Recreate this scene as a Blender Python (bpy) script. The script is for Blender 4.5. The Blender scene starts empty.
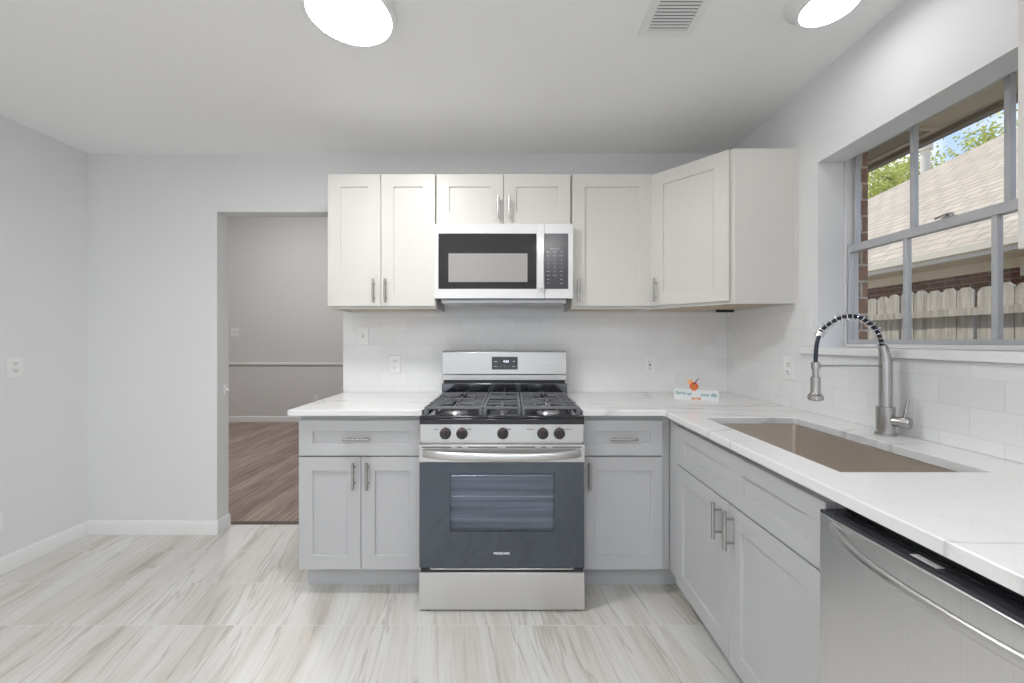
import bpy, bmesh, math, random
from mathutils import Matrix, Vector
random.seed(7)
C = bpy.context.scene.collection
PI = math.pi

# ---------------------------------------------------------------- camera
cam_d = bpy.data.cameras.new('camera'); cam_d.sensor_width = 36.0
cam_d.lens = 400.0 / 1024.0 * 36.0
cam_d.shift_y = -1.5 / 1024.0
cam_d.clip_start = 0.02; cam_d.clip_end = 300
cam = bpy.data.objects.new('camera', cam_d); C.objects.link(cam)
cam.location = (0, 0, 1.248); cam.rotation_euler = (PI/2, 0, 0)
bpy.context.scene.camera = cam

# ---------------------------------------------------------------- view
sc = bpy.context.scene
sc.view_settings.view_transform = 'Standard'
sc.view_settings.look = 'None'
sc.view_settings.gamma = 1.0
sc.view_settings.use_curve_mapping = False
sc.view_settings.exposure = 0.06
sc.cycles.use_denoising = True
sc.cycles.max_bounces = 14
sc.cycles.diffuse_bounces = 8
sc.cycles.glossy_bounces = 6
sc.cycles.transparent_max_bounces = 16
sc.cycles.sample_clamp_indirect = 8.0
sc.cycles.caustics_reflective = False
sc.cycles.caustics_refractive = False

# ---------------------------------------------------------------- sky
w = bpy.data.worlds.new('sky'); sc.world = w; w.use_nodes = True
nt = w.node_tree; nt.nodes.clear()
def N(nt, t, **kw):
    n = nt.nodes.new(t)
    for k, v in kw.items(): setattr(n, k, v)
    return n
wo = N(nt, 'ShaderNodeOutputWorld'); bg = N(nt, 'ShaderNodeBackground'); bg.inputs['Strength'].default_value = 1.5
tc = N(nt, 'ShaderNodeTexCoord'); sep = N(nt, 'ShaderNodeSeparateXYZ')
nt.links.new(tc.outputs['Generated'], sep.inputs[0])
gr = N(nt, 'ShaderNodeValToRGB'); nt.links.new(sep.outputs['Z'], gr.inputs[0])
gr.color_ramp.elements[0].position = 0.0; gr.color_ramp.elements[0].color = (.86, .90, .95, 1)
gr.color_ramp.elements[1].position = 0.5; gr.color_ramp.elements[1].color = (.11, .30, .68, 1)
cn = N(nt, 'ShaderNodeTexNoise'); cn.inputs['Scale'].default_value = 5.0; cn.inputs['Detail'].default_value = 8
nt.links.new(tc.outputs['Generated'], cn.inputs['Vector'])
cr = N(nt, 'ShaderNodeValToRGB'); nt.links.new(cn.outputs['Fac'], cr.inputs[0])
cr.color_ramp.elements[0].position = .53; cr.color_ramp.elements[1].position = .68
mx = N(nt, 'ShaderNodeMixRGB'); nt.links.new(cr.outputs[0], mx.inputs[0]); nt.links.new(gr.outputs[0], mx.inputs[1])
mx.inputs[2].default_value = (1.0, 1.0, 1.0, 1)
nt.links.new(mx.outputs[0], bg.inputs[0]); nt.links.new(bg.outputs[0], wo.inputs[0])

sun_d = bpy.data.lights.new('sun', 'SUN'); sun_d.energy = 3.4; sun_d.angle = math.radians(1.0); sun_d.color = (1, .95, .86)
sun = bpy.data.objects.new('sun', sun_d); C.objects.link(sun)
sun.rotation_euler = Vector((.42, -.40, -1.0)).to_track_quat('-Z', 'Y').to_euler()

LAMP_BIG = 84.0      # radiance of the large ceiling disc, shared by the added rear fill lamps
LAMP_SMALL = 17.0
LAMP_HALL_FILL = 215.0  # unseen lamp added to brighten the hallway

# ---------------------------------------------------------------- materials
def mat(name, color=(.8, .8, .8), rough=.5, metal=0.0, spec=.5, coat=0.0, bump=None, emit=None, alpha_mix=None):
    m = bpy.data.materials.new(name); m.use_nodes = True
    t = m.node_tree; p = t.nodes['Principled BSDF']
    p.inputs['Base Color'].default_value = (*color, 1)
    p.inputs['Roughness'].default_value = rough
    p.inputs['Metallic'].default_value = metal
    p.inputs['Specular IOR Level'].default_value = spec
    p.inputs['Coat Weight'].default_value = coat
    p.inputs['Coat Roughness'].default_value = .06
    if emit:
        p.inputs['Emission Color'].default_value = (*emit[0], 1); p.inputs['Emission Strength'].default_value = emit[1]
    if bump:
        sc_, st = bump
        tc = N(t, 'ShaderNodeTexCoord'); nz = N(t, 'ShaderNodeTexNoise'); nz.inputs['Scale'].default_value = sc_; nz.inputs['Detail'].default_value = 4
        bp = N(t, 'ShaderNodeBump'); bp.inputs['Strength'].default_value = st; bp.inputs['Distance'].default_value = .002
        t.links.new(tc.outputs['Object'], nz.inputs['Vector']); t.links.new(nz.outputs['Fac'], bp.inputs['Height']); t.links.new(bp.outputs[0], p.inputs['Normal'])
    return m
def ramp(t, src, stops):
    r = N(t, 'ShaderNodeValToRGB'); e = r.color_ramp.elements
    while len(e) < len(stops): e.new(.5)
    for el, (pos, col) in zip(e, stops):
        el.position = pos; el.color = (*col, 1) if len(col) == 3 else col
    t.links.new(src, r.inputs[0]); return r
def mapping(t, scale=(1, 1, 1), rot=(0, 0, 0), loc=(0, 0, 0)):
    tc = N(t, 'ShaderNodeTexCoord'); mp = N(t, 'ShaderNodeMapping')
    mp.inputs['Scale'].default_value = scale; mp.inputs['Rotation'].default_value = rot; mp.inputs['Location'].default_value = loc
    t.links.new(tc.outputs['Object'], mp.inputs['Vector']); return mp
def noise(t, vec, scale, detail=4, rough=.5, dist=0.0):
    n = N(t, 'ShaderNodeTexNoise'); n.inputs['Scale'].default_value = scale; n.inputs['Detail'].default_value = detail
    n.inputs['Roughness'].default_value = rough; n.inputs['Distortion'].default_value = dist
    t.links.new(vec, n.inputs['Vector']); return n
def mixc(t, fac, a, b, mode='MIX'):
    m = N(t, 'ShaderNodeMixRGB'); m.blend_type = mode
    for i, v in enumerate((fac, a, b)):
        if isinstance(v, (int, float)): m.inputs[i].default_value = v
        elif isinstance(v, tuple): m.inputs[i].default_value = (*v, 1)
        else: t.links.new(v, m.inputs[i])
    return m

M_wall = mat('wall_paint', (.775, .78, .785), .55, bump=(90, .12), spec=.3)
M_ceil = mat('ceiling_paint', (.90, .90, .90), .8, bump=(60, .5), spec=.1)
M_wall2 = mat('hall_wall_paint', (.72, .715, .70), .7, bump=(90, .1), spec=.2)
M_trimw = mat('white_trim', (.84, .84, .84), .35, spec=.4)
M_cream = mat('white_cabinet_paint', (.665, .645, .61), .38, spec=.4)
M_grey = mat('grey_cabinet_paint', (.515, .52, .53), .42, spec=.4)
M_under = mat('cabinet_underside', (.52, .42, .32), .6)
M_brown = mat('brown_mark', (.22, .12, .07), .6)
M_nickel = mat('brushed_nickel', (.47, .46, .445), .27, 1.0)
M_black = mat('black_enamel', (.012, .013, .016), .06, spec=.6, coat=.5)
M_dark = mat('dark_gap', (.02, .02, .022), .6)
M_iron = mat('cast_iron', (.15, .155, .17), .32, spec=.6)
M_cap = mat('burner_cap', (.035, .035, .04), .35, spec=.5)
M_alu = mat('cast_aluminium', (.62, .62, .63), .35, 1.0)
M_plastic = mat('white_plastic', (.84, .84, .84), .3)
M_white = mat('white_enamel', (.76, .76, .765), .16, spec=.5, coat=.3)
M_text = mat('white_print', (.85, .85, .85), .5)
M_print = mat('dim_print', (.42, .42, .43), .5)
M_red = mat('red_print', (.6, .05, .03), .5)
M_knob = mat('knob_plastic', (.03, .028, .028), .3)
M_charcoal = mat('charcoal_panel', (.055, .057, .065), .2, spec=.5)
M_disp = mat('lit_display', (.9, .9, 1), .5, emit=((.85, .9, 1), 1.5))
M_rubber = mat('black_rubber', (.012, .018, .035), .35)
M_chrome = mat('bright_chrome', (.82, .82, .84), .12, 1.0)
M_frame = mat('window_aluminium', (.56, .57, .59), .38, .55)
M_framew = mat('window_white', (.78, .78, .78), .4)

def steel(name, base, rough, axis, lo=.85):
    m = mat(name, base, rough, 1.0); t = m.node_tree; p = t.nodes['Principled BSDF']
    s = [1.5, 1.5, 1.5]
    for i in range(3):
        if i != axis: s[i] = 320
    mp = mapping(t, tuple(s)); n = noise(t, mp.outputs[0], 1.0, 3)
    r = ramp(t, n.outputs['Fac'], [(.3, tuple(c*lo for c in base)), (.7, base)]); t.links.new(r.outputs[0], p.inputs['Base Color'])
    b = N(t, 'ShaderNodeBump'); b.inputs['Strength'].default_value = .03; b.inputs['Distance'].default_value = .001
    t.links.new(n.outputs['Fac'], b.inputs['Height']); t.links.new(b.outputs[0], p.inputs['Normal'])
    return m
M_steel = steel('stainless_horizontal', (.67, .665, .655), .3, 0, .93)
M_steelv = steel('stainless_vertical', (.76, .755, .75), .34, 2, .94)
M_steeldw = steel('stainless_dishwasher', (.80, .80, .80), .36, 2, .94)
M_sink = steel('stainless_sink', (.78, .73, .68), .40, 2, .95)

def glass_mat(name, tint=(1, 1, 1), ior=1.45):
    m = bpy.data.materials.new(name); m.use_nodes = True; t = m.node_tree; t.nodes.clear()
    o = N(t, 'ShaderNodeOutputMaterial'); mx = N(t, 'ShaderNodeMixShader'); tr = N(t, 'ShaderNodeBsdfTransparent')
    gl = N(t, 'ShaderNodeBsdfGlossy'); gl.inputs['Roughness'].default_value = .02; lw = N(t, 'ShaderNodeLayerWeight'); pw = N(t, 'ShaderNodeMath'); pw.operation = 'POWER'; pw.inputs[1].default_value = 5
    t.links.new(lw.outputs['Facing'], pw.inputs[0]); fr = N(t, 'ShaderNodeMath'); fr.operation = 'MULTIPLY_ADD'; f0 = ((ior-1)/(ior+1))**2
    fr.inputs[1].default_value = 1-f0; fr.inputs[2].default_value = f0; t.links.new(pw.outputs[0], fr.inputs[0])
    tr.inputs[0].default_value = (*tint, 1)
    t.links.new(fr.outputs[0], mx.inputs[0]); t.links.new(tr.outputs[0], mx.inputs[1]); t.links.new(gl.outputs[0], mx.inputs[2]); t.links.new(mx.outputs[0], o.inputs[0])
    return m
M_glass = glass_mat('window_glass')
M_ovenglass = glass_mat('oven_glass', (.80, .83, .88), 1.6)
M_darkglass = mat('dark_glass', (.018, .034, .056), .05, spec=.5)
M_darkglass.node_tree.nodes['Principled BSDF'].inputs['IOR'].default_value = 1.92
M_mwglass = mat('microwave_glass', (.03, .03, .032), .05, spec=.5)

# floor tile: stone look with long drifting grain, tiles 0.61 x 0.305
def floor_tile():
    m = mat('striated_floor_tile', rough=.33, spec=.45); t = m.node_tree; p = t.nodes['Principled BSDF']
    mp = mapping(t, loc=(-.02, -.225, 0))
    br = N(t, 'ShaderNodeTexBrick'); br.offset = 0.0; br.squash = 1.0
    br.inputs['Scale'].default_value = 1.0; br.inputs['Brick Width'].default_value = .61; br.inputs['Row Height'].default_value = .305
    br.inputs['Mortar Size'].default_value = .0015; br.inputs['Mortar Smooth'].default_value = .3
    br.inputs['Color1'].default_value = (0, 0, 0, 1); br.inputs['Color2'].default_value = (1, 1, 1, 1); br.inputs['Mortar'].default_value = (.5, .5, .5, 1)
    t.links.new(mp.outputs[0], br.inputs['Vector'])
    # small per-tile shift of the grain
    tc = N(t, 'ShaderNodeTexCoord')
    off = N(t, 'ShaderNodeVectorMath'); off.operation = 'SCALE'; off.inputs['Scale'].default_value = .10
    t.links.new(br.outputs['Color'], off.inputs[0])
    low = noise(t, tc.outputs['Object'], .9, 2)
    wv = N(t, 'ShaderNodeVectorMath'); wv.operation = 'SCALE'; wv.inputs['Scale'].default_value = .16
    t.links.new(low.outputs['Color'], wv.inputs[0])
    a1 = N(t, 'ShaderNodeVectorMath'); a1.operation = 'ADD'; t.links.new(tc.outputs['Object'], a1.inputs[0]); t.links.new(off.outputs[0], a1.inputs[1])
    a2 = N(t, 'ShaderNodeVectorMath'); a2.operation = 'ADD'; t.links.new(a1.outputs[0], a2.inputs[0]); t.links.new(wv.outputs[0], a2.inputs[1])
    def st(scale, rot, s, d, r=.6, dist=0.0):
        mm = N(t, 'ShaderNodeMapping'); mm.vector_type = 'POINT'; mm.inputs['Rotation'].default_value = (0, 0, rot); 
        t.links.new(a2.outputs[0], mm.inputs['Vector'])
        m2 = N(t, 'ShaderNodeMapping'); m2.inputs['Scale'].default_value = scale; t.links.new(mm.outputs[0], m2.inputs['Vector'])
        return noise(t, m2.outputs[0], s, d, r, dist)
    broad = st((6.0, .55, 1), -.16, 1.0, 5)
    fine = st((60, 2.2, 1), -.18, 1.0, 6, .65, .15)
    vein = st((6.5, .42, 1), -.19, 1.0, 4, .55, .15)
    c1 = ramp(t, broad.outputs['Fac'], [(.28, (.54, .50, .44)), (.42, (.67, .645, .60)), (.56, (.745, .735, .715)), (.8, (.78, .78, .77))])
    c2 = ramp(t, fine.outputs['Fac'], [(.34, (.84, .82, .78)), (.48, (.96, .955, .945)), (.62, (1.0, 1.0, 1.0))])
    mu = mixc(t, .85, c1.outputs[0], c2.outputs[0], 'MULTIPLY')
    c3 = ramp(t, vein.outputs['Fac'], [(.484, (1, 1, 1)), (.496, (.62, .585, .54)), (.500, (.62, .585, .54)), (.512, (1, 1, 1))])
    mu2 = mixc(t, .55, mu.outputs[0], c3.outputs[0], 'MULTIPLY')
    gm = mixc(t, br.outputs['Fac'], mu2.outputs[0], (.80, .79, .77))
    t.links.new(gm.outputs[0], p.inputs['Base Color'])
    b = N(t, 'ShaderNodeBump'); b.inputs['Strength'].default_value = .12; b.inputs['Distance'].default_value = .001
    t.links.new(fine.outputs['Fac'], b.inputs['Height']); t.links.new(b.outputs[0], p.inputs['Normal'])
    return m
M_floor = floor_tile()

def plank_floor():
    m = mat('dark_wood_planks', rough=.35, spec=.4); t = m.node_tree; p = t.nodes['Principled BSDF']
    mp = mapping(t, rot=(0, 0, PI/2))
    br = N(t, 'ShaderNodeTexBrick'); br.offset = .37; br.inputs['Scale'].default_value = 1.0
    br.inputs['Brick Width'].default_value = 1.1; br.inputs['Row Height'].default_value = .125; br.inputs['Mortar Size'].default_value = .0015
    br.inputs['Color1'].default_value = (.27, .20, .168, 1); br.inputs['Color2'].default_value = (.40, .32, .27, 1); br.inputs['Mortar'].default_value = (.08, .055, .045, 1)
    t.links.new(mp.outputs[0], br.inputs['Vector'])
    m2 = mapping(t, (40, 2.5, 1)); n = noise(t, m2.outputs[0], 1, 5, .6, .5)
    r = ramp(t, n.outputs['Fac'], [(.3, (.55, .5, .48)), (.65, (1.25, 1.25, 1.25))])
    mu = mixc(t, 1.0, br.outputs['Color'], r.outputs[0], 'MULTIPLY'); t.links.new(mu.outputs[0], p.inputs['Base Color'])
    return m
M_wood = plank_floor()

def subway():
    m = mat('white_subway_tile', rough=.12, spec=.5); t = m.node_tree; p = t.nodes['Principled BSDF']
    tc = N(t, 'ShaderNodeTexCoord'); sp = N(t, 'ShaderNodeSeparateXYZ'); t.links.new(tc.outputs['Object'], sp.inputs[0])
    ad = N(t, 'ShaderNodeMath'); ad.operation = 'ADD'; t.links.new(sp.outputs['X'], ad.inputs[0]); t.links.new(sp.outputs['Y'], ad.inputs[1])
    cb = N(t, 'ShaderNodeCombineXYZ'); t.links.new(ad.outputs[0], cb.inputs['X']); t.links.new(sp.outputs['Z'], cb.inputs['Y'])
    br = N(t, 'ShaderNodeTexBrick'); br.offset = .5; br.inputs['Scale'].default_value = 1
    br.inputs['Brick Width'].default_value = .172; br.inputs['Row Height'].default_value = .087; br.inputs['Mortar Size'].default_value = .0016; br.inputs['Mortar Smooth'].default_value = .4
    br.inputs['Color1'].default_value = (.80, .805, .81, 1); br.inputs['Color2'].default_value = (.84, .845, .85, 1); br.inputs['Mortar'].default_value = (.755, .755, .755, 1)
    t.links.new(cb.outputs[0], br.inputs['Vector']); t.links.new(br.outputs['Color'], p.inputs['Base Color'])
    b = N(t, 'ShaderNodeBump'); b.invert = True; b.inputs['Strength'].default_value = .35; b.inputs['Distance'].default_value = .0015
    nz = noise(t, tc.outputs['Object'], 9, 2)
    m3 = N(t, 'ShaderNodeMath'); m3.operation = 'MULTIPLY_ADD'; m3.inputs[1].default_value = .35; t.links.new(nz.outputs['Fac'], m3.inputs[0]); t.links.new(br.outputs['Fac'], m3.inputs[2])
    t.links.new(m3.outputs[0], b.inputs['Height']); t.links.new(b.outputs[0], p.inputs['Normal'])
    return m
M_subway = subway()

def quartz():
    m = mat('veined_white_quartz', rough=.14, spec=.5); t = m.node_tree; p = t.nodes['Principled BSDF']
    mp = mapping(t, (1, 1, 1), (0, 0, .7)); d = noise(t, mp.outputs[0], 1.6, 5, .55)
    m1 = mapping(t, (.8, 1.9, 1.0), (0, 0, .55), (3.1, 1.7, 0)); v = noise(t, m1.outputs[0], .9, 5, .5, .5)
    r = ramp(t, v.outputs['Fac'], [(.480, (.82, .82, .82)), (.497, (.62, .615, .61)), (.501, (.80, .80, .80)), (.515, (.82, .82, .82))])
    v2 = noise(t, mp.outputs[0], 3.2, 5, .6, 1.6)
    r2 = ramp(t, v2.outputs['Fac'], [(.493, (1, 1, 1)), (.50, (.95, .945, .94)), (.507, (1, 1, 1))])
    q = ramp(t, d.outputs['Fac'], [(.4, (.97, .97, .97)), (.6, (1, 1, 1))])
    a = mixc(t, 1.0, r.outputs[0], r2.outputs[0], 'MULTIPLY'); b = mixc(t, 1.0, a.outputs[0], q.outputs[0], 'MULTIPLY')
    t.links.new(b.outputs[0], p.inputs['Base Color']); return m
M_quartz = quartz()

def brick(name, c1, c2, mort, axes='yz'):
    m = mat(name, rough=.85, spec=.2); t = m.node_tree; p = t.nodes['Principled BSDF']
    tc = N(t, 'ShaderNodeTexCoord'); sp = N(t, 'ShaderNodeSeparateXYZ'); t.links.new(tc.outputs['Object'], sp.inputs[0])
    ad = N(t, 'ShaderNodeMath'); ad.operation = 'ADD'; t.links.new(sp.outputs['X'], ad.inputs[0]); t.links.new(sp.outputs['Y'], ad.inputs[1])
    cb = N(t, 'ShaderNodeCombineXYZ'); t.links.new(ad.outputs[0], cb.inputs['X']); t.links.new(sp.outputs['Z'], cb.inputs['Y'])
    br = N(t, 'ShaderNodeTexBrick'); br.inputs['Scale'].default_value = 1; br.inputs['Brick Width'].default_value = .205; br.inputs['Row Height'].default_value = .076
    br.inputs['Mortar Size'].default_value = .005; br.inputs['Color1'].default_value = (*c1, 1); br.inputs['Color2'].default_value = (*c2, 1); br.inputs['Mortar'].default_value = (*mort, 1)
    t.links.new(cb.outputs[0], br.inputs['Vector'])
    nz = noise(t, tc.outputs['Object'], 30, 4); r = ramp(t, nz.outputs['Fac'], [(.3, (.75, .75, .75)), (.7, (1.15, 1.15, 1.15))])
    mu = mixc(t, 1.0, br.outputs['Color'], r.outputs[0], 'MULTIPLY'); t.links.new(mu.outputs[0], p.inputs['Base Color'])
    b = N(t, 'ShaderNodeBump'); b.invert = True; b.inputs['Strength'].default_value = .8; b.inputs['Distance'].default_value = .004
    t.links.new(br.outputs['Fac'], b.inputs['Height']); t.links.new(b.outputs[0], p.inputs['Normal'])
    return m
M_brick = brick('red_brown_brick', (.36, .19, .125), (.44, .27, .19), (.70, .64, .55))
M_brick2 = brick('neighbour_brick', (.17, .085, .06), (.24, .12, .085), (.36, .30, .25))

def shingles():
    m = mat('tan_shingles', rough=.9, spec=.1); t = m.node_tree; p = t.nodes['Principled BSDF']
    tc = N(t, 'ShaderNodeTexCoord'); sp = N(t, 'ShaderNodeSeparateXYZ'); t.links.new(tc.outputs['Object'], sp.inputs[0])
    cb = N(t, 'ShaderNodeCombineXYZ'); t.links.new(sp.outputs['Y'], cb.inputs['X']); t.links.new(sp.outputs['X'], cb.inputs['Y'])
    br = N(t, 'ShaderNodeTexBrick'); br.offset = .37; br.inputs['Scale'].default_value = 1; br.inputs['Brick Width'].default_value = .30; br.inputs['Row Height'].default_value = .15
    br.inputs['Mortar Size'].default_value = .016; br.inputs['Color1'].default_value = (.50, .415, .30, 1); br.inputs['Color2'].default_value = (.60, .505, .375, 1); br.inputs['Mortar'].default_value = (.40, .33, .27, 1)
    t.links.new(cb.outputs[0], br.inputs['Vector'])
    nz = noise(t, tc.outputs['Object'], 6, 6, .7); r = ramp(t, nz.outputs['Fac'], [(.3, (.85, .83, .80)), (.7, (1.08, 1.08, 1.08))])
    mu = mixc(t, 1.0, br.outputs['Color'], r.outputs[0], 'MULTIPLY'); t.links.new(mu.outputs[0], p.inputs['Base Color'])
    return m
M_shingle = shingles()

def weathered():
    m = mat('weathered_fence_wood', rough=.85, spec=.15); t = m.node_tree; p = t.nodes['Principled BSDF']
    mp = mapping(t, (30, 30, 2)); n = noise(t, mp.outputs[0], 1, 5, .65, .4)
    r = ramp(t, n.outputs['Fac'], [(.3, (.30, .27, .21)), (.5, (.50, .46, .38)), (.7, (.66, .62, .53))]); t.links.new(r.outputs[0], p.inputs['Base Color']); return m
M_fence = weathered()
M_soffit = mat('painted_soffit', (.74, .66, .50), .7, bump=(20, .2))
M_fascia = mat('weathered_fascia', (.36, .32, .27), .8, bump=(40, .6))
M_creamtrim = mat('cream_fascia_paint', (.76, .68, .53), .6)
M_screen = mat('vent_screen', (.40, .35, .27), .7)
M_dirt = mat('yard_ground', (.52, .49, .38), .95, bump=(14, .8))
M_bark = mat('tree_bark', (.20, .15, .11), .9, bump=(25, .8))
M_leaf = mat('yellow_green_leaf', (.55, .58, .14), .6)
M_leaf2 = mat('olive_leaf', (.38, .40, .14), .6)
M_roofpipe = mat('galvanised_vent', (.66, .60, .50), .6)
M_paper = mat('card_white', (.74, .76, .76), .5)
M_teal = mat('teal_print', (.10, .30, .33), .5)
M_orange = mat('orange_print', (.75, .20, .05), .5)
M_drink = mat('red_drink_print', (.75, .10, .035), .35)
M_slice = mat('orange_slice_print', (.85, .45, .18), .5)
M_straw = mat('dark_straw', (.06, .07, .10), .5)
M_lamp = mat('lit_diffuser', (.9, .9, .9), .4, emit=((.985, .985, .98), LAMP_BIG))
M_lamps = mat('lit_small_diffuser', (.9, .9, .9), .4, emit=((.985, .985, .98), LAMP_SMALL))
M_lamph = mat('hall_fill_diffuser', (.9, .9, .9), .4, emit=((.98, .985, 1), LAMP_HALL_FILL))
M_ovenin = mat('oven_interior_reflection_bands', (.26, .28, .32), .35, .2)
_t = M_ovenin.node_tree; _mp = mapping(_t, (.8, .8, 26)); _n = noise(_t, _mp.outputs[0], 1.0, 3, .5, .2)
_r = ramp(_t, _n.outputs['Fac'], [(.35, (.16, .175, .20)), (.65, (.42, .44, .47))]); _t.links.new(_r.outputs[0], _t.nodes['Principled BSDF'].inputs['Base Color'])  # horizontal grey bands paint striped reflections into the oven interior colour

# ---------------------------------------------------------------- mesh helpers
def B(): return bmesh.new()
def box(bm, x0, x1, y0, y1, z0, z1, mtx=None):
    if x0 > x1: x0, x1 = x1, x0
    if y0 > y1: y0, y1 = y1, y0
    if z0 > z1: z0, z1 = z1, z0
    v = [bm.verts.new(((x0, x1)[i & 1], (y0, y1)[(i >> 1) & 1], (z0, z1)[i >> 2])) for i in range(8)]
    for f in ((0, 2, 3, 1), (4, 5, 7, 6), (0, 1, 5, 4), (2, 6, 7, 3), (0, 4, 6, 2), (1, 3, 7, 5)):
        bm.faces.new([v[i] for i in f])
    if mtx is not None:
        for q in v: q.co = mtx @ q.co
    return bm
def prism(bm, pts, z0, z1, mtx=None):       # counter-clockwise footprint
    a = [bm.verts.new((x, y, z0)) for x, y in pts]; b = [bm.verts.new((x, y, z1)) for x, y in pts]
    n = len(pts)
    bm.faces.new(a[::-1]); bm.faces.new(b)
    for i in range(n): bm.faces.new((a[i], a[(i+1) % n], b[(i+1) % n], b[i]))
    if mtx is not None:
        for q in a+b: q.co = mtx @ q.co
    return bm
def frame_axes(d):
    d = d.normalized(); up = Vector((0, 0, 1)) if abs(d.z) < .95 else Vector((1, 0, 0))
    s = d.cross(up).normalized(); u = s.cross(d).normalized(); return s, u
def tube(bm, pts, r, n=12, radii=None, flat=1.0, closed=False):
    pts = [Vector(p) for p in pts]; rings = []
    m = len(pts); prev = None
    for i, p in enumerate(pts):
        if closed: d = pts[(i+1) % m] - pts[i-1]
        else: d = pts[min(i+1, m-1)] - pts[max(i-1, 0)]
        d.normalize()
        if prev is None: s, u = frame_axes(d)
        else:
            s = prev - d * prev.dot(d)
            s = s.normalized() if s.length > 1e-6 else frame_axes(d)[0]
            u = s.cross(d).normalized()
        prev = s
        rr = radii[i] if radii else r
        rings.append([bm.verts.new(p + s*math.cos(2*PI*k/n)*rr + u*math.sin(2*PI*k/n)*rr*flat) for k in range(n)])
    for i in range(m if closed else m-1):
        a, b = rings[i], rings[(i+1) % m]
        for k in range(n):
            f = bm.faces.new((a[k], a[(k+1) % n], b[(k+1) % n], b[k])); f.smooth = True
    if not closed:
        bm.faces.new(rings[0][::-1]); bm.faces.new(rings[-1])
    return bm
def cyl(bm, p0, p1, r, n=20, r2=None): return tube(bm, [p0, p1], r, n, radii=[r, r if r2 is None else r2])
def lathe(bm, c, axis, prof, n=32):        # prof: list of (distance along axis, radius)
    axis = Vector(axis).normalized(); s, u = frame_axes(axis); c = Vector(c); rings = []
    for h, r in prof:
        rings.append([bm.verts.new(c + axis*h + (s*math.cos(2*PI*k/n) + u*math.sin(2*PI*k/n))*max(r, 1e-5)) for k in range(n)])
    for a, b in zip(rings, rings[1:]):
        for k in range(n):
            bm.faces.new((a[k], a[(k+1) % n], b[(k+1) % n], b[k])).smooth = True
    bm.faces.new(rings[0][::-1]); bm.faces.new(rings[-1]); return bm
def shaker(bm, w, h, t=.02, rx=.07, rz=.07, rec=.009, x0=0, z0=0, y0=0, mtx=None, insets=None):
    """door blank with sunk panels; front face at y0, back at y0+t"""
    insets = insets or [(x0+rx, x0+w-rx, z0+rz, z0+h-rz)]
    x1, z1 = x0+w, z0+h; new = []
    def V(x, y, z): q = bm.verts.new((x, y, z)); new.append(q); return q
    xs = sorted({x0, x1, *[i[0] for i in insets], *[i[1] for i in insets]}); za, zb = insets[0][2], insets[0][3]
    zs = [z0, za, zb, z1]
    g = [[V(x, y0, z) for z in zs] for x in xs]
    def isin(a, b): return any(abs(i[0]-a) < 1e-6 and abs(i[1]-b) < 1e-6 for i in insets)
    s = .0014
    for i in range(len(xs)-1):
        for j in range(3):
            q = (g[i][j], g[i+1][j], g[i+1][j+1], g[i][j+1])
            if j == 1 and isin(xs[i], xs[i+1]):
                a, b = xs[i]+s, xs[i+1]-s
                p = [V(a, y0+rec, za+s), V(b, y0+rec, za+s), V(b, y0+rec, zb-s), V(a, y0+rec, zb-s)]
                for k in range(4): bm.faces.new((q[k], q[(k+1) % 4], p[(k+1) % 4], p[k]))
                bm.faces.new(p)
            else: bm.faces.new(q)
    bk = [[V(x, y0+t, z) for z in zs] for x in xs]
    n = len(xs)
    for i in range(n-1):
        for j in range(3): bm.faces.new((bk[i][j], bk[i][j+1], bk[i+1][j+1], bk[i+1][j]))
        bm.faces.new((g[i][0], bk[i][0], bk[i+1][0], g[i+1][0])); bm.faces.new((g[i][3], g[i+1][3], bk[i+1][3], bk[i][3]))
    for j in range(3):
        bm.faces.new((g[0][j], g[0][j+1], bk[0][j+1], bk[0][j])); bm.faces.new((g[-1][j], bk[-1][j], bk[-1][j+1], g[-1][j+1]))
    if mtx is not None:
        for q in new: q.co = mtx @ q.co
    return bm
def obj(name, bm, m, parent=None, bevel=0.0, seg=2, recalc=True, smooth=False):
    if recalc: bmesh.ops.recalc_face_normals(bm, faces=bm.faces)
    me = bpy.data.meshes.new(name); bm.to_mesh(me); bm.free(); me.materials.append(m); me.set_sharp_from_angle(angle=math.radians(38))
    o = bpy.data.objects.new(name, me); C.objects.link(o)
    if parent is not None: o.parent = parent
    if bevel:
        b = o.modifiers.new('bevel', 'BEVEL'); b.width = bevel; b.segments = seg; b.limit_method = 'ANGLE'; b.angle_limit = math.radians(40)
    return o
def thing(name, label, cat, loc=(0, 0, 0), rz=0.0, group=None):
    o = bpy.data.objects.new(name, None); C.objects.link(o); o.empty_display_size = .05
    o.location = loc; o.rotation_euler = (0, 0, rz); o['label'] = label; o['category'] = cat
    if group: o['group'] = group
    return o
def tag(o, label, cat, group=None, kind=None):
    o['label'] = label; o['category'] = cat
    if group: o['group'] = group
    if kind: o['kind'] = kind
    return o
def struct(name, bm, m, parent=None, bevel=0.0):
    o = obj(name, bm, m, parent, bevel)
    if parent is None: o['kind'] = 'structure'
    return o
def origin_to(o, p):
    p = Vector(p)
    for v in o.data.vertices: v.co -= p
    o.location = p; return o
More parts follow.
